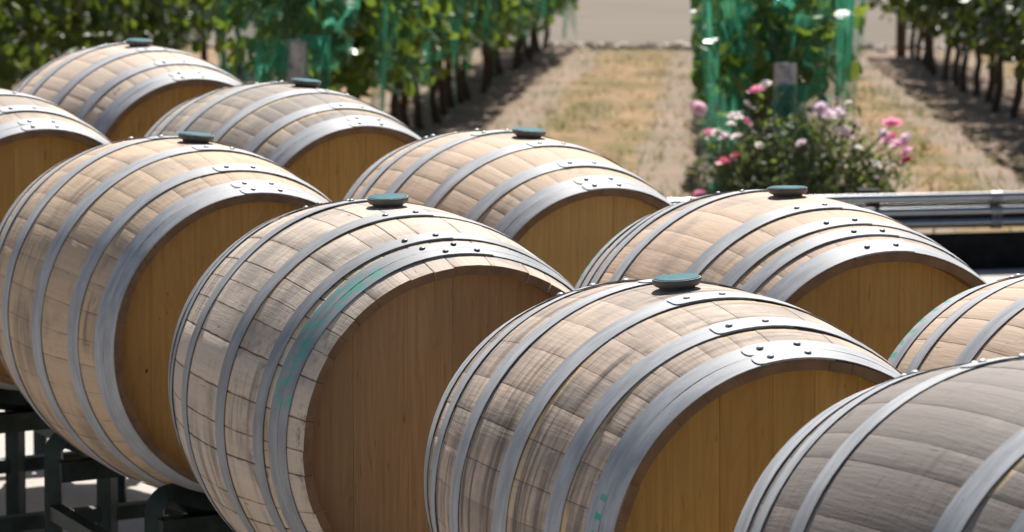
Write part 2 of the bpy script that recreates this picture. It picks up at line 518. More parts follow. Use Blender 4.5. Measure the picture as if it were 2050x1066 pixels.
CAT = 'barrel'
def make_barrel(label, x, y, yaw, z, tilt, roll, k, wood, end_mat, head, hoop, hoops=HOOPS, square=False, dark_rivet=False,
                lap=0.12, laps=None, fixed=(), rag=0.0015, seed=1, nail=0, hoops_back=None, hoop_special=None, bung_tilt=0.0):
    rng = random.Random(seed)
    root = thing('wine_barrel', label, CAT, group='oak wine barrels lying in two rows')
    a = Vector((cos(yaw) * cos(tilt), sin(yaw) * cos(tilt), sin(tilt)))
    side = Vector((0, 0, 1)).cross(a).normalized()
    up = a.cross(side).normalized()
    # x = axis, z = up, y = z cross x
    R = Matrix((a, up.cross(a), up)).transposed()
    c = Vector((x, y, z))
    m4 = R.to_4x4()
    m4.translation = c - up * (CZ * k)
    root.matrix_world = m4
    tr = -roll                            # positive roll moves the bung to the picture's right
    J = joints(rng, fixed)
    for i in range(len(J) - 1):
        me = stave_mesh('stave', J[i], J[i + 1], k, wood, end_mat, rng, rag)
        link('stave', me, root)
    # heads: upright boards clipped to a disc
    sh = LH - 0.047
    rin = r_of(sh, k) - 0.0245 * k
    for sgn in (1, -1):
        ys = [-rin]
        while ys[-1] < rin - 0.05:
            ys.append(ys[-1] + rng.uniform(0.062, 0.098))
        ys[-1] = rin
        for i in range(len(ys) - 1):
            y0, y1 = ys[i] + 0.0001, ys[i + 1] - 0.0001
            y0, y1 = max(y0, -rin * 0.999), min(y1, rin * 0.999)
            nn = 6
            yy = [y0 + (y1 - y0) * q / nn for q in range(nn + 1)]
            top = [(v, sqrt(max(rin * rin - v * v, 0))) for v in yy]
            bot = [(v, -w) for v, w in reversed(top)]
            poly = top + bot
            xf = sgn * (sh + rng.uniform(-0.0004, 0.0004))
            xb = sgn * (sh - 0.02)
            mb = MB()
            N = len(poly)
            cy = (y0 + y1) / 2
            # front face slightly smaller: a fine v-joint between the boards
            vs = []
            for (v, w) in poly:
                vv = cy + (v - cy) * (1 - 0.0004 / max(y1 - y0, 0.01))
                vs.append((xf, vv, CZ * k + w))
            vs += [(xf - sgn * 0.0005, v, CZ * k + w) for v, w in poly]
            vs += [(xb, v, CZ * k + w) for v, w in poly]
            fs = []
            for b0 in (0, N):
                for q in range(N):
                    f = (b0 + q, b0 + (q + 1) % N, b0 + N + (q + 1) % N, b0 + N + q)
                    fs.append(f if sgn > 0 else f[::-1])
            f = tuple(range(N))
            fs.append(f[::-1] if sgn > 0 else f)
            f = tuple(2 * N + q for q in range(N))
            fs.append(f if sgn > 0 else f[::-1])
            mb.add(vs, fs)
            mb.build('head_board', head, root)
    # hoops and their rivets
    for sgn in (1, -1):
        for hi, (s0, s1) in enumerate(hoops_back if sgn < 0 and hoops_back else hoops):
            lo, hi_s = (s0, s1) if sgn > 0 else (-s1, -s0)
            lt = (laps[hi] if laps else lap) + (rng.uniform(-0.12, 0.12) if sgn < 0 else rng.uniform(-0.01, 0.01))
            hm = hoop
            if hoop_special and (sgn, hi) in hoop_special:
                hm = hoop_special[(sgn, hi)]
            me, riv = hoop_mesh('hoop', lo, hi_s, k, hm, lt, square, rng)
            ho = link('hoop', me, root)
            for (s, r, th) in riv:
                o = link('rivet', RIVETS[dark_rivet], ho)
                p = Vector(cyl(s, r, th, k))
                nrm = Vector((0, -sin(th), cos(th)))
                o.matrix_local = Matrix.Translation(p) @ nrm.to_track_quat('Z', 'Y').to_matrix().to_4x4()
    # bung
    prof = [(0.0245, -0.012), (0.0265, 0.0), (0.028, 0.003), (0.0335, 0.0055), (0.0368, 0.0090), (0.0376, 0.0165), (0.0368, 0.0182), (0.0340, 0.0186)]
    n = 28
    mb = MB()
    vs, fs = [], []
    for r, h in prof:
        vs += [(r * cos(2 * pi * i / n), r * sin(2 * pi * i / n), h) for i in range(n)]
    for j in range(len(prof) - 1):
        for i in range(n):
            fs.append((j * n + i, j * n + (i + 1) % n, (j + 1) * n + (i + 1) % n, (j + 1) * n + i))
    fs.append(tuple(range(n - 1, -1, -1)))
    fs.append(tuple((len(prof) - 1) * n + i for i in range(n)))
    mb.add(vs, fs)
    bo = mb.build('bung', M_BUNG, root, True)
    th = tr
    p = Vector(cyl(0.0, r_of(0, k), th, k))
    nrm = Vector((bung_tilt, -sin(th), cos(th))).normalized()
    bo.matrix_local = (Matrix.Translation(p) @ (nrm + Vector((rng.gauss(0, .02), rng.gauss(0, .02), 0))).to_track_quat('Z', 'Y').to_matrix().to_4x4()
                       @ Matrix.Diagonal((1, 1, 0.88, 1)))
    mb = MB()
    vs, fs = [(0, 0, 0.0206)], []
    pr = [(0.012, 0.0204), (0.024, 0.0201), (0.0330, 0.0195), (0.0350, 0.0190), (0.0356, 0.0180)]
    for r, h in pr:
        vs += [(r * cos(2 * pi * i / n), r * sin(2 * pi * i / n), h + 0.0006) for i in range(n)]
    for i in range(n):
        fs.append((0, 1 + i, 1 + (i + 1) % n))
    for j in range(len(pr) - 1):
        for i in range(n):
            fs.append((1 + j * n + i, 1 + (j + 1) * n + i, 1 + (j + 1) * n + (i + 1) % n, 1 + j * n + (i + 1) % n))
    mb.add(vs, fs)
    mb.build('bung_top', M_BUNG_TOP, bo, True)
    return root

# ------------------------------------------------------------------ ground
YL = lambda x: 14.86 + 0.22 * (x - 1.70)            # line of the yard's far edge
VZ = lambda y: 0.76 - 0.0477 * y                    # vineyard falls gently away
def row_x(off, y):                                  # vine rows run slightly to the right
    return 0.0498 * y + off

def mat_yard():
    m, nt, bs, out = new_mat('pale_concrete')
    g = G(nt)
    t = g.n('ShaderNodeTexCoord').outputs['Object']
    a = g.noise(t, 0.9, 5.0, 0.6)
    b = g.noise(t, 45.0, 4.0, 0.65)
    c = g.noise(t, 6.0, 4.0, 0.6, 0.6)
    base = g.mix(g.step(a, 0.3, 0.7), (0.37, 0.325, 0.285), (0.44, 0.395, 0.35))
    base = g.mix(g.step(b, 0.35, 0.7, 0.0, 0.35), base, (0.28, 0.24, 0.21))
    base = g.mix(g.step(c, 0.55, 0.75, 0.0, 0.3), base, (0.31, 0.265, 0.23))
    nt.links.new(base, bs.inputs['Base Color'])
    bs.inputs['Roughness'].default_value = 0.85
    nt.links.new(g.bump(g.addm(b, c), 0.3, 0.004), bs.inputs['Normal'])
    return m

def mat_vineyard():
    m, nt, bs, out = new_mat('dry_lane_soil')
    g = G(nt)
    t = g.n('ShaderNodeTexCoord').outputs['Object']
    q = g.n('ShaderNodeSeparateXYZ')
    nt.links.new(t, q.inputs[0])
    x, y = q.outputs[0], q.outputs[1]
    u = g.math('SUBTRACT', x, g.mul(y, 0.0498))
    u = g.addm(u, g.mul(g.math('SUBTRACT', g.noise(t, 1.3, 3.0), 0.5), 0.35))
    # distance to the nearest row
    d = None
    for o in ROWS:
        e = g.math('ABSOLUTE', g.math('SUBTRACT', u, o))
        d = e if d is None else g.math('MINIMUM', d, e)
    n1 = g.noise(g.vec(x, g.mul(y, 0.55), 0.0), 3.2, 5.0, 0.62)
    n2 = g.noise(t, 24.0, 4.0, 0.65)
    n3 = g.noise(g.vec(x, g.mul(y, 0.6), 3.0), 1.4, 3.0, 0.6)
    straw = g.mix(g.step(n1, 0.3, 0.7), (0.205, 0.126, 0.065), (0.36, 0.236, 0.135))
    straw = g.mix(g.step(n3, 0.42, 0.62, 0.0, 0.8), straw, (0.14, 0.122, 0.048))
    straw = g.mix(g.step(n2, 0.5, 0.75, 0.0, 0.25), straw, (0.19, 0.14, 0.09))
    soil = g.mix(g.step(n1, 0.3, 0.7), (0.205, 0.145, 0.108), (0.30, 0.22, 0.165))
    soil = g.mix(g.step(n2, 0.52, 0.7, 0.0, 0.5), soil, (0.15, 0.10, 0.075))
    soil = g.mix(g.step(n3, 0.56, 0.7, 0.0, 0.5), soil, (0.24, 0.13, 0.085))
    tr = g.mul(g.step(d, 0.42, 0.52), g.step(d, 0.66, 0.76, 1.0, 0.0))
    base = g.mix(g.step(d, 0.35, 0.62), soil, straw)
    base = g.mix(g.mul(tr, 0.6), base, (0.27, 0.21, 0.18))
    nt.links.new(base, bs.inputs['Base Color'])
    bs.inputs['Roughness'].default_value = 0.95
    bs.inputs['Specular IOR Level'].default_value = 0.1
    nt.links.new(g.bump(g.addm(n1, n2), 0.6, 0.03), bs.inputs['Normal'])
    return m

def mat_field():
    m, nt, bs, out = new_mat('bare_far_field')
    g = G(nt)
    t = g.n('ShaderNodeTexCoord').outputs['Object']
    a = g.noise(t, 0.25, 4.0, 0.6)
    b = g.noise(t, 9.0, 4.0, 0.7)
    base = g.mix(g.step(a, 0.3, 0.7), (0.15, 0.122, 0.094), (0.18, 0.15, 0.117))
    base = g.mix(g.step(b, 0.4, 0.75, 0.0, 0.25), base, (0.14, 0.115, 0.09))
    nt.links.new(base, bs.inputs['Base Color'])
    bs.inputs['Roughness'].default_value = 0.95
    bs.inputs['Specular IOR Level'].default_value = 0.1
    return m

ROWS = (-4.15, -1.80, 0.36, 2.13, 4.4)
FIELD_Y = 43.0
mb = MB()
mb.add([(-60, -8, 0), (60, -8, 0), (60, YL(60) + 0.05, 0), (-60, YL(-60) + 0.05, 0)], [(0, 1, 2, 3)])
tag(mb.build('yard', mat_yard()), kind='structure')

mb = MB()
nx, ny = 120, 90
vs, fs = [], []
for j in range(ny + 1):
    for i in range(nx + 1):
        X = -24 + 48 * i / nx
        y0 = YL(X) + 0.12
        t = (j / ny) ** 1.15
        Y = y0 + (FIELD_Y - y0) * t
        h = 0.05 * (noise.noise((X * 1.1, Y * 1.1, 0)) + 0.5 * noise.noise((X * 3.3, Y * 3.3, 4)))
        vs.append((X, Y, VZ(Y) + h * min(1, (Y - y0) * 1.0) - 0.0))
for j in range(ny):
    for i in range(nx):
        q = j * (nx + 1) + i
        fs.append((q, q + 1, q + nx + 2, q + nx + 1))
mb.add(vs, fs)
tag(mb.build('vineyard_ground', mat_vineyard(), smooth=True), kind='structure')
mb = MB()
mb.add([(-900, FIELD_Y - 0.4, VZ(FIELD_Y) - 0.06), (900, FIELD_Y - 0.4, VZ(FIELD_Y) - 0.06),
        (900, 900, VZ(900)), (-900, 900, VZ(900))], [(0, 1, 2, 3)])
tag(mb.build('field', mat_field()), kind='structure')

# pale stones and clods along the far end of the lanes
rng = random.Random(5)
mb = MB()
for i in range(420):
    X = rng.uniform(-6, 11)
    Y = FIELD_Y + rng.gauss(0, 0.35)
    r = rng.uniform(0.03, 0.10)
    n = 7
    c = Vector((X, Y, VZ(Y) + 0.0))
    vs = [c + Vector((r * rng.uniform(.7, 1.3) * cos(2 * pi * q / n), r * rng.uniform(.7, 1.3) * sin(2 * pi * q / n), -0.02)) for q in range(n)]
    vs += [c + Vector((r * .6 * cos(2 * pi * q / n), r * .6 * sin(2 * pi * q / n), r * rng.uniform(.35, .8))) for q in range(n)]
    fs = [(q, (q + 1) % n, n + (q + 1) % n, n + q) for q in range(n)] + [tuple(range(n, 2 * n))]
    mb.add(vs, fs)
tag(mb.build('field_edge_stones', mat_simple('pale_stone', (0.50, 0.42, 0.37), 0.9, 0, 0.4, 2.0)),
    'pale stones and clods in a line along the far end of the vineyard lanes', 'stones', kind='stuff')

# ------------------------------------------------------------------ low pipe barrier at the yard's edge
M_GALV = mat_simple('galvanised_pipe', (0.36, 0.37, 0.38), 0.2, 1.0, 0.08, 8, 0.03)
M_BLACK = mat_simple('black_painted_timber', (0.010, 0.010, 0.011), 0.8, 0, 0.3, 20, 0.2, 0.12)
def at_line(X, dz, dy=0.0):
    return (X, YL(X) + dy, dz)
rail = thing('pipe_barrier', 'low barrier of three stacked galvanised pipes behind the right hand barrels', 'barrier', at_line(1.7, 0, 0.2))
rl = Vector(rail.location)
for z_ in (0.268, 0.213, 0.168):
    mb = MB()
    tube(mb, [Vector(at_line(X, z_ + (0.003 * sin(X * 1.3)), 0.13)) - rl for X in (-2.2, -1, 0, 1, 2, 3, 4.2)], 0.0205, 16)
    mb.build('pipe', M_GALV, rail, True)
    for X in (-0.6, 1.905, 3.9):
        mb = MB()
        for dx in (-0.012, 0.012):
            tube(mb, [Vector(at_line(X + dx - 0.008, z_, 0.13)) - rl, Vector(at_line(X + dx + 0.008, z_, 0.13)) - rl], 0.0245, 16)
        tube(mb, [Vector(at_line(X - 0.022, z_, 0.13)) - rl, Vector(at_line(X + 0.022, z_, 0.13)) - rl], 0.0225, 16)
        mb.build('pipe_clamp', mat_simple('clamp_steel', (0.30, 0.30, 0.31), 0.45, 0.7) if 'clamp_steel' not in bpy.data.materials else bpy.data.materials['clamp_steel'], rail, True)
mb = MB()
q0, q1 = Vector(at_line(-2.2, 0, 0.17)) - rl, Vector(at_line(4.2, 0, 0.17)) - rl
w = Vector((-0.21, 0.977, 0)) * 0.018
vs = [p + w * a + Vector((0, 0, z)) for p in (q0, q1) for a in (0, 1) for z in (0.160, 0.262)]
mb.add(vs, [(0, 1, 3, 2), (4, 6, 7, 5), (0, 4, 5, 1), (2, 3, 7, 6), (0, 2, 6, 4), (1, 5, 7, 3)])
mb.build('backing_board', M_BLACK, rail)
for X in (-0.9, 1.40, 3.7):
    mb = MB()
    p = Vector(at_line(X, 0, 0.225)) - rl
    box(mb, p.x - 0.043, p.x + 0.043, p.y - 0.03, p.y + 0.03, -0.1, 0.300)
    mb.build('post', M_BLACK, rail)
kerb = thing('timber_kerb', 'black timber kerb along the yard edge under the pipes', 'kerb', at_line(1.7, 0))
kl = Vector(kerb.location)
for i in range(4):
    X0, X1 = -2.6 + i * 2.0, -2.6 + (i + 1) * 2.0 - 0.006
    mb = MB()
    p0, p1 = Vector(at_line(X0, 0)) - kl, Vector(at_line(X1, 0)) - kl
    w = Vector((-0.21, 0.977, 0)) * 0.1
    lo, hi, ch = -0.05, 0.135, 0.006
    sec = [(0, lo), (0, hi - ch), (ch / 0.1, hi), (1 - ch / 0.1, hi), (1, hi - ch), (1, lo)]
    vs = [p0 + w * a + Vector((0, 0, b)) for a, b in sec] + [p1 + w * a + Vector((0, 0, b)) for a, b in sec]
    N = len(sec)
    fs = [(q, (q + 1) % N, N + (q + 1) % N, N + q) for q in range(N)] + [tuple(range(N))[::-1], tuple(range(N, 2 * N))]
    mb.add(vs, fs)
    mb.build('sleeper', M_BLACK, kerb)

# ------------------------------------------------------------------ barrels
AX = 2.0 - 1.1698                # height of the barrel axes over the yard
W = {}
H = {}
tones = dict(
    A=dict(tone=(0.525, 0.408, 0.315), grey=0.26, drip=0.1, mott=0.8),
    B=dict(tone=(0.515, 0.390, 0.283), grey=0.45, drip=0.2, mott=0.8),
    C=dict(tone=(0.459, 0.369, 0.278), grey=0.72, drip=0.15, mott=0.8, fresh=0.9),
    D=dict(tone=(0.525, 0.378, 0.251), grey=0.42, drip=0.4, mott=0.5, rust=0.15),
    E=dict(tone=(0.525, 0.382, 0.268), grey=0.36, drip=0.12, mott=0.5, fresh=0.8),
    F=dict(tone=(0.546, 0.444, 0.354), grey=0.42, drip=0.5, mott=0.7, rough=2.2, rust=0.95, fresh=0.6, edges=(0.143, 0.310)),
    G=dict(tone=(0.525, 0.376, 0.268), grey=0.44, drip=0.35, mott=0.5, fresh=0.5, edges=(0.174, 0.293)),
    H=dict(tone=(0.525, 0.403, 0.308), grey=0.5, drip=1.0, mott=0.75, fresh=1.0),
    I=dict(tone=(0.525, 0.390, 0.283), grey=0.2, drip=0.1, mott=0.35),
    J=dict(tone=(0.285, 0.248, 0.213), grey=0.95, drip=0.45, mott=0.7, fresh=0.6, edges=(0.1935, 0.313), rough=1.3),
)
P = {  # x, y, yaw, dz, tilt, roll, scale
'Z': (-1.8050, 10.1900, -1.1300, 0.0, 0.0, 0.0, 1.0),  # unseen barrel, added to complete the rack and throw shade on the yard
'A': (-1.0273, 10.5322, -1.1349, 0.0048, -0.0018, 0.0061, 1.0157),
'B': (-1.2543, 9.0331, -1.1227, 0.0273, -0.0038, 0.0000, 1.0015),
'C': (-0.5484, 9.5031, -1.1226, 0.0011, -0.0121, 0.1072, 0.9924),
'D': (-0.6810, 7.9306, -1.1525, 0.0002, -0.0083, 0.0698, 1.0225),
'E': (0.0151, 8.4225, -1.1568, -0.0074, -0.0294, 0.0524, 0.9824),
'F': (-0.2147, 6.8569, -1.2263, -0.0090, 0.0105, -0.0202, 1.0284),
'G': (0.5277, 7.2119, -1.2254, -0.0390, 0.0128, -0.0170, 1.0414),
'H': (0.2763, 5.7588, -1.2528, 0.0204, 0.0282, -0.0702, 0.9954),
'I': (1.0216, 6.1220, -1.2086, -0.0100, 0.0055, 0.0000, 0.9888),
'J': (0.7147, 4.6147, -1.1892, 0.0719, 0.0590, 0.0000, 1.0130),
}
LABEL = {
'Z': 'added oak barrel just out of view behind the barrel cut off by the left edge',
'A': 'pale oak barrel farthest back, its teal bung against the dark vine leaves',
'B': 'oak barrel cut off by the left edge of the picture, its bung out of view',
'C': 'grey weathered barrel with a dark bung just in front of the green netted vine row',
'D': 'oak barrel at the left edge whose whole left side curves down to the rack',
'E': 'tan oak barrel in the middle of the back row, before the dry grass lane',
'F': 'bleached rough barrel with bare chipped stave ends beyond its hoops and teal smears',
'G': 'oak barrel with four spaced hoops and dark rivets in front of the rose bush',
'H': 'oak barrel with dark run-off streaks and teal dashes, front and centre right',
'I': 'pale barrel at the right edge with teal marks on its far hoop',
'J': 'dark grey weathered barrel filling the bottom right corner',
}
M_END = mat_simple('stave_end_oak', (0.165, 0.098, 0.052), 0.8, 0, 0.18, 30, 0.3)
hoop_std = mat_hoop('hoop_galvanised', 3)
hoop_f = mat_hoop('hoop_dull_steel', 11, 1.03, dark=0.12)
hoop_f_teal = mat_hoop('hoop_teal_smears', 12, 1.03, teal=0.6, teal_lo=0.42, teal_hi=1.36, dark=0.12)
hoop_h_teal = mat_hoop('hoop_teal_dashes', 13, 1.0, teal=0.95, teal_lo=1.2, teal_hi=1.6, dash=0.400)
hoop_i_teal = mat_hoop('hoop_teal_marks', 15, 1.0, teal=0.8, teal_lo=0.3, teal_hi=1.2, dash=0.43)
heads = {
    'F': dict(tone=(0.35, 0.228, 0.13), tone2=(0.30, 0.19, 0.105), spots=0.1),
    'D': dict(tone=(0.46, 0.285, 0.097), tone2=(0.42, 0.254, 0.082), spots=0.95),
    'E': dict(tone=(0.49, 0.34, 0.14), tone2=(0.45, 0.30, 0.115)),
    'H': dict(tone=(0.47, 0.295, 0.092), tone2=(0.37, 0.22, 0.065)),
}
spec = {
    'F': dict(hoops=HOOPS_F, square=True, dark_rivet=True, laps=(-0.09, -0.03, -0.07, -0.17), rag=0.007,
              fixed=(-20, -7, 6, 13, 21, 34.3, 43.6, 50.6, 57.9, 66.9, 79.9, 89.9, 98, 110.7)),
    'G': dict(hoops=HOOPS_G, square=True, dark_rivet=True, laps=(-0.085, -0.095, -0.165, -0.155)),
    'H': dict(laps=(0.224, 0.245, 0.246, 0.248), fixed=(-8, 4, 12, 20.4, 31, 41.8, 53.7, 63.5, 74.1, 83.7, 95)),
    'D': dict(laps=(0.058, 0.113, 0.112, 0.108), fixed=(-6, 4, 13, 24, 35, 46, 57, 68, 78, 88, 97, 107, 118)),
    'E': dict(laps=(0.09, 0.126, 0.154, 0.154)),
    'A': dict(laps=(0.125, 0.155, 0.155, 0.17)),
    'C': dict(laps=(-0.054, 0.05, 0.058, 0.10)),
    'J': dict(hoops=HOOPS_J, hoops_back=HOOPS_J_BACK),
    'B': dict(laps=(0.1, 0.13, 0.13, 0.14)),
}
BARREL = {}
tones['Z'] = dict(tones['B'])
for i, n in enumerate('ABCDEFGHIJZ'):
    x, y, yaw, dz, tilt, roll, k = P[n]
    t = dict(tones[n])
    wood = mat_wood('oak_staves_' + ('pale', 'worn', 'grey', 'tan', 'warm', 'bleached', 'brown', 'streaked', 'light', 'ashen', 'plain')[i], 3.7 * (i + 1), k=k, **t)
    hd = mat_head('oak_head_' + ('pale', 'worn', 'grey', 'tan', 'warm', 'rosy', 'brown', 'golden', 'light', 'ashen', 'plain')[i], 2.3 * (i + 1), k=k, **heads.get(n, {}))
    kw = dict(spec.get(n, {}))
    hp = hoop_f if n == 'F' else hoop_std
    sp = None
    if n == 'F':
        sp = {(1, 2): hoop_f_teal, (1, 3): hoop_f_teal}
    if n == 'H':
        sp = {(1, 2): hoop_h_teal}
    if n in 'IG':
        sp = {(-1, 3): hoop_i_teal}
    BARREL[n] = make_barrel(LABEL[n], x, y, yaw, AX + dz + 0.35 * (k - 1), tilt, roll, k, wood, M_END, hd, hp,
                            seed=31 + i * 7, hoop_special=sp, **kw)

# ------------------------------------------------------------------ racks: each carries a pair of barrels
def sq_path(pts, rad):
    mb = MB()
    tube(mb, pts, rad, 4, True, True)
    return mb

def cradle_path(k, s, zc):
    """rounded saddle with two legs, in the barrel's frame: y to the right, z up from the yard"""
    half, t = 0.020, 0.0185
    R = r_of(s, k) + 0.0042
    yl = 0.185
    pts = []
    pts.append((-yl, 0.0))
    zt = zc - sqrt(R * R - (yl - 0.01) ** 2) - t
    pts.append((-yl, zt - 0.055))
    for q in range(1, 9):
        a = pi - q / 8 * (pi / 2) * 0.9
        pts.append((-yl + 0.035 + 0.035 * cos(a), zt - 0.05 + 0.035 * sin(a)))
    for q in range(9):
        yy = -yl + 0.06 + (2 * yl - 0.12) * q / 8
        pts.append((yy, zc - sqrt((R + t) ** 2 - yy * yy)))
    L = pts[:10]
    pts += [(-a, b) for a, b in reversed(L)]
    return pts

def make_rack(pair, label):
    mids = [Vector((P[n][0], P[n][1], 0)) for n in pair]
    yaw = sum(P[n][2] for n in pair) / len(pair)
    a = Vector((cos(yaw), sin(yaw), 0))
    pr = Vector((-a.y, a.x, 0))
    c = sum(mids, Vector()) / len(mids)
    root = thing('barrel_rack', label, 'rack', c, 'steel racks under the barrels')
    for n, mid in zip(pair, mids):
        x, y, yw, dz, tilt, roll, k = P[n]
        ax = Vector((cos(yw), sin(yw), 0))
        sd = Vector((-ax.y, ax.x, 0))
        for s in (-0.338, 0.338):
            zc = AX + dz + 0.35 * (k - 1) + s * math.tan(tilt)
            org = mid + ax * s - c
            pts = [org + sd * u + Vector((0, 0, v)) for u, v in cradle_path(k, s, zc)]
            sq_path(pts, 0.026).build('cradle', M_RACK, root)
        # fork pockets and side rails along the barrel
        for u in (-0.185, 0.185):
            for zz in (0.10, 0.37):
                p0 = mid + ax * -0.36 + sd * u - c + Vector((0, 0, zz))
                p1 = mid + ax * 0.36 + sd * u - c + Vector((0, 0, zz))
                sq_path([p0, p1], 0.022).build('side_rail', M_RACK, root)
    # cross beams tie the two barrels of a pair together, leg to leg
    m0, m1 = mids[0], mids[-1]
    for s in (-0.338, 0.338):
        zb = min(AX + P[n][3] - 0.350 * P[n][6] for n in pair) - 0.012
        for zz, hh in ((zb, 0.030), (0.235, 0.024)):
            e0 = m0 + a * (s + 0.026) - pr * 0.185 - c
            e1 = m1 + a * (s + 0.026) + pr * 0.185 - c
            sq_path([e0 + Vector((0, 0, zz)), e1 + Vector((0, 0, zz))], hh).build('cross_beam', M_RACK, root)
    return root

make_rack(('D', 'E'), 'dark green steel rack under the barrel at the left edge')
make_rack(('B', 'C'), 'dark green steel rack farther back under the grey weathered barrel')
make_rack(('F', 'G'), 'dark green steel rack hidden under the bleached rough barrel')
make_rack(('H', 'I'), 'dark green steel rack hidden under the streaked barrel and the pale right edge barrel')
make_rack(('Z', 'A'), 'dark green steel rack under the farthest barrel')
make_rack(('J',), 'dark green steel rack hidden under the dark grey corner barrel')

# ------------------------------------------------------------------ vegetation materials
def mat_leaf(name, cols, trans=0.35, rough=0.38):
    m, nt, bs, out = new_mat(name)
    g = G(nt)
    geo = g.n('ShaderNodeNewGeometry')
    r = geo.outputs['Random Per Island']
    ramp = g.n('ShaderNodeValToRGB')
    el = ramp.color_ramp.elements
    while len(el) < len(cols):
        el.new(0.5)
    for i, (p, c) in enumerate(cols):
        el[i].position = p
        el[i].color = (*c, 1)
    nt.links.new(r, ramp.inputs[0])
    nt.links.new(ramp.outputs[0], bs.inputs['Base Color'])
    bs.inputs['Roughness'].default_value = rough
    tr = g.n('ShaderNodeBsdfTranslucent')
    tc = g.mix(0.55, ramp.outputs[0], (0.24, 0.34, 0.03))
    nt.links.new(tc, tr.inputs[0])
    ms = g.n('ShaderNodeMixShader')
    ms.inputs[0].default_value = trans
    nt.links.new(bs.outputs[0], ms.inputs[1])
    nt.links.new(tr.outputs[0], ms.inputs[2])
    nt.links.new(ms.outputs[0], out.inputs[0])
    return m

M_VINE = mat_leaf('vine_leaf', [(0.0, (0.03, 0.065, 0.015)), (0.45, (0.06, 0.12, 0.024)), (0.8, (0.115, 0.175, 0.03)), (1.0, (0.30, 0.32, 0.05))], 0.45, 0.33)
M_VINE_DARK = mat_leaf('shaded_vine_leaf', [(0.0, (0.012, 0.026, 0.008)), (0.5, (0.028, 0.055, 0.012)), (0.85, (0.065, 0.11, 0.02)), (1.0, (0.18, 0.23, 0.04))], 0.22, 0.5)  # shade of the backlit right hand row put into the leaf colour
M_VINE_OPEN = mat_leaf('unnetted_vine_leaf', [(0.0, (0.018, 0.038, 0.01)), (0.45, (0.04, 0.078, 0.016)), (0.8, (0.09, 0.145, 0.025)), (1.0, (0.24, 0.29, 0.05))], 0.32, 0.5)
M_ROSE_LEAF = mat_leaf('rose_leaf', [(0.0, (0.07, 0.09, 0.045)), (0.5, (0.14, 0.17, 0.08)), (0.9, (0.20, 0.225, 0.12)), (1.0, (0.22, 0.16, 0.08))], 0.42, 0.62)
M_BARK = mat_simple('vine_bark', (0.075, 0.052, 0.04), 0.9, 0, 0.5, 60, 0.6)
M_POST = mat_simple('weathered_post', (0.47, 0.41, 0.37), 0.85, 0, 0.35, 25, 0.5)

def leaf(mb, c, nrm, size, rng, lobes=5):
    """a folded, lobed leaf: a fan of triangles"""
    nrm = nrm.normalized()
    t = nrm.cross(Vector((rng.uniform(-1, 1), rng.uniform(-1, 1), rng.uniform(-1, 1))))
    if t.length < 1e-3:
        t = nrm.cross(Vector((1, 0.2, 0)))
    t.normalize()
    b = nrm.cross(t)
    shape = ((0.0, 0.9), (0.62, 0.62), (0.95, 0.05), (0.55, -0.75), (0.0, -0.45), (-0.55, -0.75), (-0.95, 0.05), (-0.62, 0.62))
    cup = rng.uniform(-0.25, 0.35)
    vs = [c]
    for (u, v) in shape:
        vs.append(c + (t * u + b * v) * size + nrm * (cup * size * (u * u + 0.3 * v)))
    mb.add(vs, [(0, i, i % 8 + 1) for i in range(1, 9)])

def leaf_small(mb, c, nrm, size, rng):
    nrm = nrm.normalized()
    t = nrm.cross(Vector((rng.uniform(-1, 1), rng.uniform(-1, 1), rng.uniform(-1, 1))))
    if t.length < 1e-3:
        t = nrm.cross(Vector((1, 0.2, 0)))
    t.normalize()
    b = nrm.cross(t)
    vs = [c - t * size, c + b * size * 0.5, c + t * size, c - b * size * 0.5 + nrm * size * 0.15]
    mb.add(vs, [(0, 1, 2), (0, 2, 3)])

def vine_trunk(rng):
    mb = MB()
    pts, rad = [], []
    bx, by = rng.uniform(-.06, .06), rng.uniform(-.08, .08)
    for i in range(7):
        f = i / 6
        pts.append((bx * sin(f * 3) + rng.uniform(-.012, .012), by * f + rng.uniform(-.015, .015), -0.08 + f * 0.72))
        rad.append(0.032 - 0.010 * f + rng.uniform(-.003, .004))
    tube(mb, pts, rad, 7)
    top = Vector(pts[-1])
    for sgn in (-1, 1):
        arm = [top + Vector((0, 0, -0.04)), top + Vector((rng.uniform(-.03, .03), sgn * 0.12, 0.05)),
               top + Vector((rng.uniform(-.03, .03), sgn * 0.35, 0.08)), top + Vector((rng.uniform(-.03, .03), sgn * 0.62, 0.07))]
        tube(mb, arm, [0.02, 0.018, 0.014, 0.009], 6)
        for q in range(4):
            b0 = arm[1].lerp(arm[3], q / 3)
            b1 = b0 + Vector((rng.uniform(-.15, .15), rng.uniform(-.08, .08), rng.uniform(.4, .8)))
            tube(mb, [b0, b0.lerp(b1, .5) + Vector((rng.uniform(-.05, .05), 0, 0)), b1], [0.006, 0.005, 0.003], 4)
    return mb

def vine_crown(rng, n, bottom=0.42, top=1.45, wid=0.34, droop=0.1, size=(0.036, 0.062)):
    mb = MB()
    clumps = [(rng.uniform(-.66, .66), rng.gauss(0, wid * 0.5), rng.uniform(bottom + .08, top), rng.uniform(.10, .22)) for _ in range(16)]
    for i in range(n):
        if rng.random() < 0.78:
            cy, cx, cz, cr = rng.choice(clumps)
            p = Vector((cx, cy, cz)) + Vector((rng.gauss(0, cr), rng.gauss(0, cr), rng.gauss(0, cr)))
        else:
            p = Vector((rng.gauss(0, wid * .55), rng.uniform(-.68, .68), rng.uniform(bottom - droop, top)))
        p.x = max(-wid * 1.35, min(wid * 1.35, p.x))
        if p.z < bottom - droop * rng.random() ** 2:
            p.z = bottom + rng.uniform(0, .6)
        nv = Vector((p.x * 2.2 + rng.gauss(0, .5), rng.gauss(0, .5), 0.45 + rng.gauss(0, .5)))
        leaf(mb, p, nv, rng.uniform(*size), rng)
    return mb

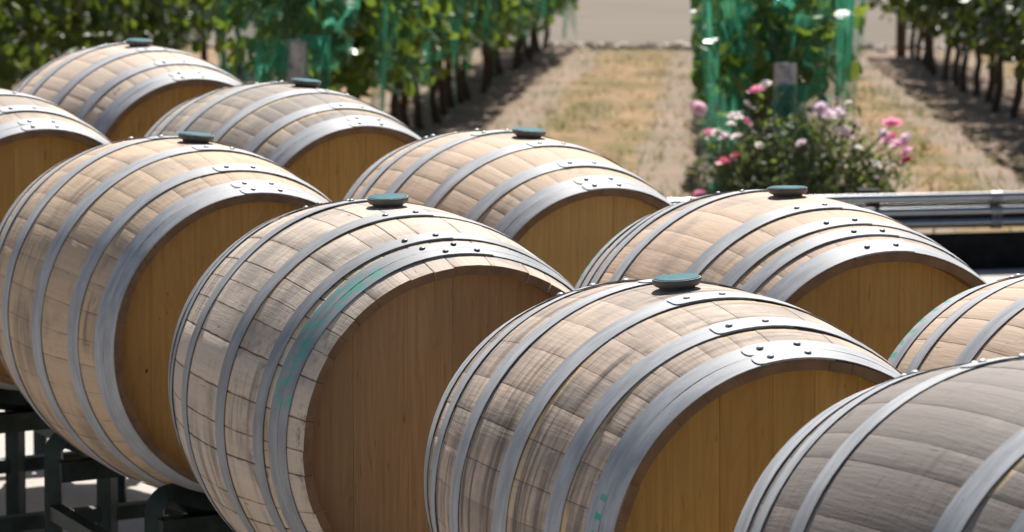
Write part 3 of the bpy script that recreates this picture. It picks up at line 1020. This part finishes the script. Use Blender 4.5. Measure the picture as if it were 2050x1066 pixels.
rv = random.Random(21)
TRUNKS = [vine_trunk(random.Random(100 + i)).mesh('trunk', M_BARK, True) for i in range(5)]
CROWNS = {
    'netted': [vine_crown(random.Random(200 + i), 780, 0.52, 1.45, 0.27, 0.12).mesh('crown', M_VINE) for i in range(4)],
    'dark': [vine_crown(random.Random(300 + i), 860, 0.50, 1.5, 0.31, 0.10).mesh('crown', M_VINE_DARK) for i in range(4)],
    'open': [vine_crown(random.Random(400 + i), 1000, 0.38, 1.5, 0.33, 0.14).mesh('crown', M_VINE_OPEN) for i in range(4)],
}
ORD = ('first second third fourth fifth sixth seventh eighth ninth tenth eleventh twelfth thirteenth fourteenth fifteenth '
       'sixteenth seventeenth eighteenth nineteenth twentieth twenty-first twenty-second twenty-third twenty-fourth twenty-fifth '
       'twenty-sixth twenty-seventh twenty-eighth').split()
def plant_row(off, y0, y1, step, kind, lab, group, lift=0.0):
    y, i = y0, 0
    while y < y1:
        t = thing('grape_vine', lab(i, y) if callable(lab) else lab, 'vine', (row_x(off, y) + rv.uniform(-.03, .03), y, VZ(y)), group)
        t.rotation_euler = (0, 0, -0.0498 + (pi if rv.random() < .5 else 0))
        link('trunk', rv.choice(TRUNKS), t)
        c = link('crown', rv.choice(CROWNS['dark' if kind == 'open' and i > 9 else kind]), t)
        c.location = (0, 0, lift + rv.uniform(-.03, .05))
        c['kind'] = 'stuff'
        y += step + rv.uniform(-.06, .06)
        i += 1

plant_row(ROWS[0], 17.2, 43.2, 1.2, 'open', lambda i, y: 'nearest unnetted vine of the leftmost row, at the left edge of the picture' if i == 0 else 'leafy green vine without a net in the leftmost row', 'vines of the leftmost row')
plant_row(ROWS[1], 17.7, 42.9, 1.0, 'netted', lambda i, y: 'vine under green net right behind the grey end post, nearest of its row' if i == 0 else 'trunk under green net, %s behind the end post left of the lane' % ORD[min(i, 27)] if i < 28 else 'trunk under green net at the far field end of the row', 'vines of the netted row left of the grass lane')
plant_row(ROWS[2], 17.9, 42.9, 1.2, 'netted', lambda i, y: 'vine under green net straight behind the net wrapped post and the roses' if i == 0 else 'grape vine under green net hidden behind the first vine past the rose bush', 'vines of the netted row behind the roses')
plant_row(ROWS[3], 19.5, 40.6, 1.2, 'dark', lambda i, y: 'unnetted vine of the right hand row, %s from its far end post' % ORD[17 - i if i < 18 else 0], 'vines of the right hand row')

# ------------------------------------------------------------------ end posts
def post(name, X, Y, r, h, label, lean=(0, 0), mat=None):
    t = thing(name, label, 'post', (X, Y, VZ(Y)), 'end posts of the vine rows')
    rng = random.Random(int(X * 100) + 3)
    mb = MB()
    n = 20
    ring = [1 + rng.uniform(-.035, .035) for _ in range(n)]
    hs = [-0.2, 0.0, h * 0.3, h * 0.6, h - 0.008, h]
    vs, fs = [], []
    for hi, z in enumerate(hs):
        for i in range(n):
            rr = r * ring[i] * (1 if hi < 5 else 0.93) * (1 + 0.04 * noise.noise((i * .9, z * 4, X)))
            vs.append((rr * cos(2 * pi * i / n) + lean[0] * z, rr * sin(2 * pi * i / n) + lean[1] * z, z))
    for j in range(len(hs) - 1):
        for i in range(n):
            fs.append((j * n + i, j * n + (i + 1) % n, (j + 1) * n + (i + 1) % n, (j + 1) * n + i))
    fs.append(tuple((len(hs) - 1) * n + i for i in range(n)))
    mb.add(vs, fs)
    mb.build('shaft', mat or M_POST, t, True)
    mb = MB()
    for z in (h * 0.72, h * 0.735):
        tube(mb, [((r + .004) * cos(2 * pi * i / 20), (r + .004) * sin(2 * pi * i / 20), z) for i in range(21)], 0.0022, 5, False)
    mb.build('wire_wrap', M_GALV, t)
    return t
post('fence_post', -0.944, 16.75, 0.052, 0.79, 'round grey wooden end post at the near end of the left netted row')
post('fence_post', 1.205, 16.95, 0.052, 0.69, 'round grey wooden end post wrapped in net behind the rose bush')
post('fence_post', row_x(ROWS[3], 40.9) - 0.03, 40.9, 0.055, 1.5, 'tall dark end post at the far end of the right hand row', mat=M_BARK)

# ------------------------------------------------------------------ bird nets
def mat_net(name='green_bird_net', lo=0.14, hi=0.40):
    m, nt, bs, out = new_mat(name)
    g = G(nt)
    tcn = g.n('ShaderNodeUVMap')
    q = g.n('ShaderNodeSeparateXYZ')
    nt.links.new(tcn.outputs[0], q.inputs[0])
    u, v = q.outputs[0], q.outputs[1]
    st = g.noise(g.vec(g.mul(u, 9.0), g.mul(v, 1.6), 0.0), 1.0, 4.0, 0.6, 0.6)
    bl = g.noise(g.vec(g.mul(u, 1.7), g.mul(v, 1.5), 5.0), 1.0, 3.0, 0.6)
    dens = g.math('ADD', g.step(st, 0.42, 0.74, lo, hi), g.step(bl, 0.50, 0.64, -0.04, 0.42), clamp=True)
    dif = g.n('ShaderNodeBsdfDiffuse')
    tra = g.n('ShaderNodeBsdfTranslucent')
    dif.inputs[0].default_value = (0.10, 0.39, 0.265, 1)
    tra.inputs[0].default_value = (0.10, 0.50, 0.325, 1)
    mx = g.n('ShaderNodeMixShader')
    mx.inputs[0].default_value = 0.6
    nt.links.new(dif.outputs[0], mx.inputs[1])
    nt.links.new(tra.outputs[0], mx.inputs[2])
    tp = g.n('ShaderNodeBsdfTransparent')
    m2 = g.n('ShaderNodeMixShader')
    nt.links.new(dens, m2.inputs[0])
    nt.links.new(tp.outputs[0], m2.inputs[1])
    nt.links.new(mx.outputs[0], m2.inputs[2])
    nt.links.new(m2.outputs[0], out.inputs[0])
    nt.nodes.remove(bs)
    return m
M_NET = mat_net()
M_NET_THICK = mat_net('gathered_green_net', 0.42, 0.66)

def sheet(mb, fn, nu, nv, uvfn):
    o = len(mb.v)
    for i in range(nu + 1):
        for j in range(nv + 1):
            mb.v.append(tuple(fn(i / nu, j / nv)))
            mb.uv.append(uvfn(i / nu, j / nv))
    for i in range(nu):
        for j in range(nv):
            a = o + i * (nv + 1) + j
            mb.f.append((a, a + nv + 1, a + nv + 2, a + 1))

def net_build(mb, name, parent=None, mat=None):
    me = bpy.data.meshes.new(name)
    me.from_pydata(mb.v, [], mb.f)
    me.materials.append(mat or M_NET)
    ul = me.uv_layers.new(name='UVMap')
    for lp in me.loops:
        ul.data[lp.index].uv = mb.uv[lp.vertex_index]
    me.polygons.foreach_set('use_smooth', [True] * len(me.polygons))
    me.update()
    return link(name, me, parent)

def row_net(off, y0, y1, label, seed, tongues, end_fn=None):
    root = thing('bird_net', label, 'net', (row_x(off, y0), y0, VZ(y0)), 'green nets over the vine rows')
    ox, oy, oz = root.location
    L = y1 - y0
    def low(y, side):
        n = 0.06 + noise.noise((y * 0.9, side * 7.0, seed)) * 0.20 + noise.noise((y * 3.1, side * 3.0, seed)) * 0.10
        z = 0.47 + n
        for ty, depth, wd in tongues.get(side, ()):
            z -= depth * math.exp(-((y - ty) / wd) ** 2)
        return max(0.015, z)
    for side in (-1, 1):
        mb = MB()
        def fn(a, b):
            y = y0 + L * a
            lo = low(y, side)
            z = 1.5 + (lo - 1.5) * b
            f = 0.055 * noise.noise((y * 5.0, z * 0.8, seed + side)) + 0.09 * noise.noise((y * 1.3, z * 1.0, seed - side))
            x = side * (0.14 + 0.22 * min(1, b * 3.0) + (f - 0.05 * max(0, b - .6)))
            return (row_x(off, y) + x - ox, y - oy, VZ(y) + z - oz)
        sheet(mb, fn, int(L / 0.07), 16, lambda a, b: (a * L, b))
        o = net_build(mb, 'net_side', root)
    if end_fn:
        end_fn(root, ox, oy, oz)
    return root

def strip(root, pts, w0, w1, seed, ox, oy, oz, name='net_tail'):
    """a gathered tail of net hanging along a path of world points"""
    mb = MB()
    P_ = [Vector(p) for p in pts]
    def fn(a, b):
        f = a * (len(P_) - 1)
        i = min(int(f), len(P_) - 2)
        p = P_[i].lerp(P_[i + 1], f - i)
        w = w0 + (w1 - w0) * a
        u = (b - 0.5) * w
        return (p.x + u - ox, p.y - 0.04 * sin(b * 17 + seed) - 0.03 * noise.noise((a * 6, b * 5, seed)) - oy, p.z - oz)
    sheet(mb, fn, 22, 12, lambda a, b: (b * w0 * 2 + seed, a))
    return net_build(mb, name, root, M_NET if name == 'net_end' else M_NET_THICK)

def end_left(root, ox, oy, oz):
    off = ROWS[1]
    X0, Y0 = row_x(off, 16.95), 16.95
    Z = VZ(Y0)
    # face at the near end of the row, gathered down to both sides of the post
    strip(root, [(X0 + .02, Y0, Z + 1.45), (X0 + .02, Y0 - .02, Z + .95), (X0 - .02, Y0 - .05, Z + .66)], .55, .50, 1.0, ox, oy, oz, 'net_end')
    strip(root, [(-1.02, 16.72, Z + .80), (-1.04, 16.70, Z + .66), (-1.06, 16.70, Z + .50)], .20, .12, 2.0, ox, oy, oz)
    strip(root, [(-0.86, 16.75, Z + .82), (-0.86, 16.72, Z + .6), (-0.87, 16.70, Z + .40)], .14, .12, 3.0, ox, oy, oz)
    strip(root, [(-0.944, 16.72, Z + .80), (-0.944, 16.66, Z + .803), (-0.944, 16.66, Z + .798)], .10, .10, 3.0, ox, oy, oz)

def end_mid(root, ox, oy, oz):
    Y0 = 17.2
    Z = VZ(Y0)
    px = lambda x: (x - 1025) / 7697 * Y0
    # long curtain on the left side, down to the ground
    strip(root, [(px(1450), Y0 + .2, Z + 1.45), (px(1452), Y0 + .1, Z + .8), (px(1456), Y0, Z + .35), (px(1448), Y0 - .02, Z + .04)], .17, .12, 4.0, ox, oy, oz)
    strip(root, [(px(1478), Y0 + .1, Z + 1.0), (px(1484), Y0, Z + .6), (px(1492), Y0 - .02, Z + .38)], .14, .07, 5.0, ox, oy, oz)
    strip(root, [(px(1560), Y0 + .05, Z + 1.4), (px(1570), Y0, Z + .9), (px(1575), Y0 - .05, Z + .64)], .50, .42, 6.0, ox, oy, oz, 'net_end')
    # wrapped round the post and bunched to its right
    yp = 16.95 - 0.075
    for q, sd in ((0, 7.0), (1, 8.5)):
        strip(root, [(px(1578) - .01, yp - .01 * q, Z + .61), (px(1575) - .02, yp - .025, Z + .5), (px(1583), yp - .02, Z + .36)], .15, .17, sd, ox, oy, oz)
    strip(root, [(px(1668), Y0 - .05, Z + .66), (px(1640), Y0 - .12, Z + .56), (px(1622), Y0 - .16, Z + .44), (px(1622), Y0 - .14, Z + .34)], .16, .09, 9.0, ox, oy, oz)
    strip(root, [(px(1692), Y0 + .2, Z + 1.3), (px(1694), Y0 + .1, Z + .8), (px(1684), Y0, Z + .42)], .09, .05, 10.0, ox, oy, oz)

row_net(ROWS[1], 17.0, 43.1, 'green bird net draped over the row left of the grass lane', 3.0,
        {1: [(20.3, 0.30, .10), (22.6, 0.42, .09), (24.2, .22, .3), (27.5, .30, .2), (31, .25, .3), (35, .3, .3), (40, .35, .4), (42.6, .5, .3)],
         -1: [(19, .3, .3), (25, .3, .4)]}, end_left)
row_net(ROWS[2], 17.2, 43.0, 'green bird net draped over the row behind the rose bush', 8.0,
        {-1: [(17.4, .45, .3), (18.5, .4, .4), (21, .4, .5), (24, .35, .6), (30, .4, 1.0)], 1: [(18, .2, .3)]}, end_mid)

# ------------------------------------------------------------------ rose bush
RY = 16.35
def rp(px, py, y):                                   # a point seen at a photo pixel, standing at depth y
    a = PITCH + math.atan((py - 533) / 7697)
    return Vector(((px - 1025) / 7697 * y, y, CAM_H - math.tan(a) * y))
rb0 = rp(1605, 392, RY)
rose = thing('rose_bush', 'rose bush with pink and white blooms at the end of the netted row', 'rose bush', (rb0.x, RY, VZ(RY)))
ro = Vector(rose.location)
rr_ = random.Random(77)
mb = MB()
for i in range(3800):
    a = rr_.uniform(0, 2 * pi)
    h = rr_.random() ** 0.85 * 0.46
    rad = 0.40 * (0.62 + 0.5 * sin(min(1, h / 0.30) * pi * .55)) * sqrt(rr_.random())
    lump = 1 + 0.30 * noise.noise((cos(a) * 1.7, sin(a) * 1.7, h * 5))
    p = Vector((cos(a) * rad * lump, sin(a) * rad * lump * 0.75, h * (1.05 - 0.45 * (rad / .4) ** 2) + 0.02))
    if noise.noise(p * 9) < -0.28:
        continue
    leaf_small(mb, p, Vector((p.x * 2 + rr_.gauss(0, .4), p.y * 2 + rr_.gauss(0, .4), .5 + rr_.gauss(0, .5))), rr_.uniform(.015, .028), rr_)
fo = mb.build('foliage', M_ROSE_LEAF, rose)
fo['kind'] = 'stuff'

BLOOMS = [(1397, 219, 13, 0), (1515, 184, 13, 1), (1533, 170, 9, 2), (1495, 207, 6, 2), (1466, 234, 9, 2), (1477, 232, 8, 2), (1464, 250, 8, 2), (1495, 244, 8, 1),
          (1418, 267, 9, 1), (1435, 266, 9, 2), (1453, 274, 9, 3), (1476, 276, 10, 2), (1521, 291, 6, 2), (1645, 218, 12, 3), (1661, 232, 13, 3), (1680, 226, 11, 3),
          (1690, 268, 12, 3), (1787, 250, 15, 1), (1792, 273, 10, 4), (1772, 270, 10, 3), (1779, 284, 12, 5), (1802, 290, 13, 5), (1817, 280, 12, 3), (1822, 305, 12, 5), (1820, 322, 10, 4),
          (1759, 330, 7, 2), (1758, 356, 6, 3), (1474, 315, 9, 4), (1452, 327, 12, 4), (1404, 392, 13, 1), (1720, 295, 6, 2), (1607, 287, 8, 3), (1678, 198, 6, 2), (1700, 205, 5, 2)]
BC = [(0.86, 0.62, 0.70), (0.82, 0.33, 0.48), (0.86, 0.80, 0.77), (0.84, 0.70, 0.77), (0.74, 0.20, 0.29), (0.84, 0.50, 0.66)]
BN = ('blush', 'deep_pink', 'white', 'pale_pink', 'crimson', 'pink')
def mat_petal(n, c):
    m = mat_leaf('petal_' + n, [(0.0, tuple(q * 0.93 for q in c)), (1.0, c)], 0.0, 0.6)
    for x in m.node_tree.nodes:
        if x.type == 'BSDF_TRANSLUCENT':
            m.node_tree.links.remove(x.inputs[0].links[0])
            x.inputs[0].default_value = (*c, 1)
        if x.type == 'MIX_SHADER':
            x.inputs[0].default_value = 0.45
    return m
BM = [mat_petal(n, c) for n, c in zip(BN, BC)]
stems = MB()
def bloom_mesh(rng):
    mb = MB()
    for ring_, (npet, ang, rad, hh) in enumerate(((5, 1.25, 1.0, 0.0), (5, 0.85, .78, .12), (4, .45, .5, .28), (3, .2, .3, .36))):
        for q in range(npet):
            a = 2 * pi * q / npet + ring_ * .6 + rng.uniform(-.2, .2)
            out_ = Vector((cos(a), sin(a), 0))
            tn = Vector((-sin(a), cos(a), 0))
            base = Vector((0, 0, hh * .3))
            tip = out_ * sin(ang) * rad + Vector((0, 0, cos(ang) * rad + hh))
            mid = base.lerp(tip, .6) + out_ * .12 * rad
            w = .55 * rad
            vs = [base, mid - tn * w, tip - tn * w * .55, tip + out_ * .08, tip + tn * w * .55, mid + tn * w, mid + out_ * .06]
            mb.add(vs, [(0, 6, 1), (1, 6, 2), (2, 6, 3), (3, 6, 4), (4, 6, 5), (5, 6, 0)])
    return mb
bmesh_ = {}
for (px_, py_, r_, ci) in BLOOMS:
    dy = rr_.uniform(-.34, -.18)
    p = rp(px_, py_, RY + dy) - ro
    if ci not in bmesh_:
        bmesh_[ci] = bloom_mesh(random.Random(ci)).mesh('bloom', BM[ci], True)
    o = link('bloom', bmesh_[ci], rose)
    o.location = p
    sc = r_ / 7697 * RY * 1.5
    o.scale = (sc, sc, sc)
    o.rotation_euler = (rr_.uniform(-.5, .9), rr_.uniform(-.5, .5), rr_.uniform(0, 6))
    b = Vector((p.x * .35, p.y * .35, 0.02))
    mid = b.lerp(p, .55) + Vector((-p.x * .12, 0, .04))
    tube(stems, [b, mid, p], [.004, .0032, .002], 5)
stems.build('stems', mat_simple('rose_stem', (0.06, 0.075, 0.03), 0.7), rose)
# sprays of leaves up the flowering shoots
mb = MB()
for (px_, py_, r_, ci) in BLOOMS:
    p = rp(px_, py_ + 8, RY - 0.08) - ro
    for q in range(16):
        f = rr_.uniform(.3, 1.0)
        c = Vector((p.x * (.5 + .5 * f), p.y * .6, p.z * f)) + Vector((rr_.gauss(0, .025), rr_.gauss(0, .03), rr_.gauss(0, .02)))
        leaf_small(mb, c, Vector((rr_.gauss(0, 1), rr_.gauss(0, 1), 1)), rr_.uniform(.012, .022), rr_)
sh = mb.build('shoot_leaves', M_ROSE_LEAF, rose)
sh['kind'] = 'stuff'

# ------------------------------------------------------------------ dry grass in the lanes
def mat_grass():
    return mat_leaf('dry_grass_blade', [(0.0, (0.22, 0.15, 0.09)), (0.5, (0.32, 0.23, 0.14)), (0.72, (0.17, 0.145, 0.06)), (1.0, (0.12, 0.15, 0.04))], 0.25, 0.7)
mb = MB()
rg = random.Random(9)
lanes = ((ROWS[0], ROWS[1]), (ROWS[1], ROWS[2]), (ROWS[2], ROWS[3]), (ROWS[3], ROWS[4]))
cnt = 0
while cnt < 9000:
    y = 15.6 + (FIELD_Y - 15.6) * rg.random() ** 1.2
    l, r = lanes[min(3, int(rg.random() * 4))]
    off = rg.uniform(l + .35, r - .35)
    x = row_x(off, y)
    if y < YL(x) + .25 or abs((x / y) * 7697) > 1350:
        continue
    dens = noise.noise((x * 1.6, y * .9, 2)) + .5 * noise.noise((x * 5, y * 3, 7))
    if dens < rg.uniform(-.5, .5):
        continue
    cnt += 1
    h = rg.uniform(.02, .065)
    a = rg.uniform(0, 2 * pi)
    w = rg.uniform(.004, .008)
    b = Vector((x, y, VZ(y) + .0))
    ln = Vector((rg.gauss(0, .04), rg.gauss(0, .04), h))
    t = Vector((cos(a), sin(a), 0)) * w
    mb.add([b - t, b + t, b + ln], [(0, 1, 2)])
tag(mb.build('dry_grass', mat_grass()), 'dry straw coloured grass in the lanes between the vine rows', 'grass', kind='stuff')
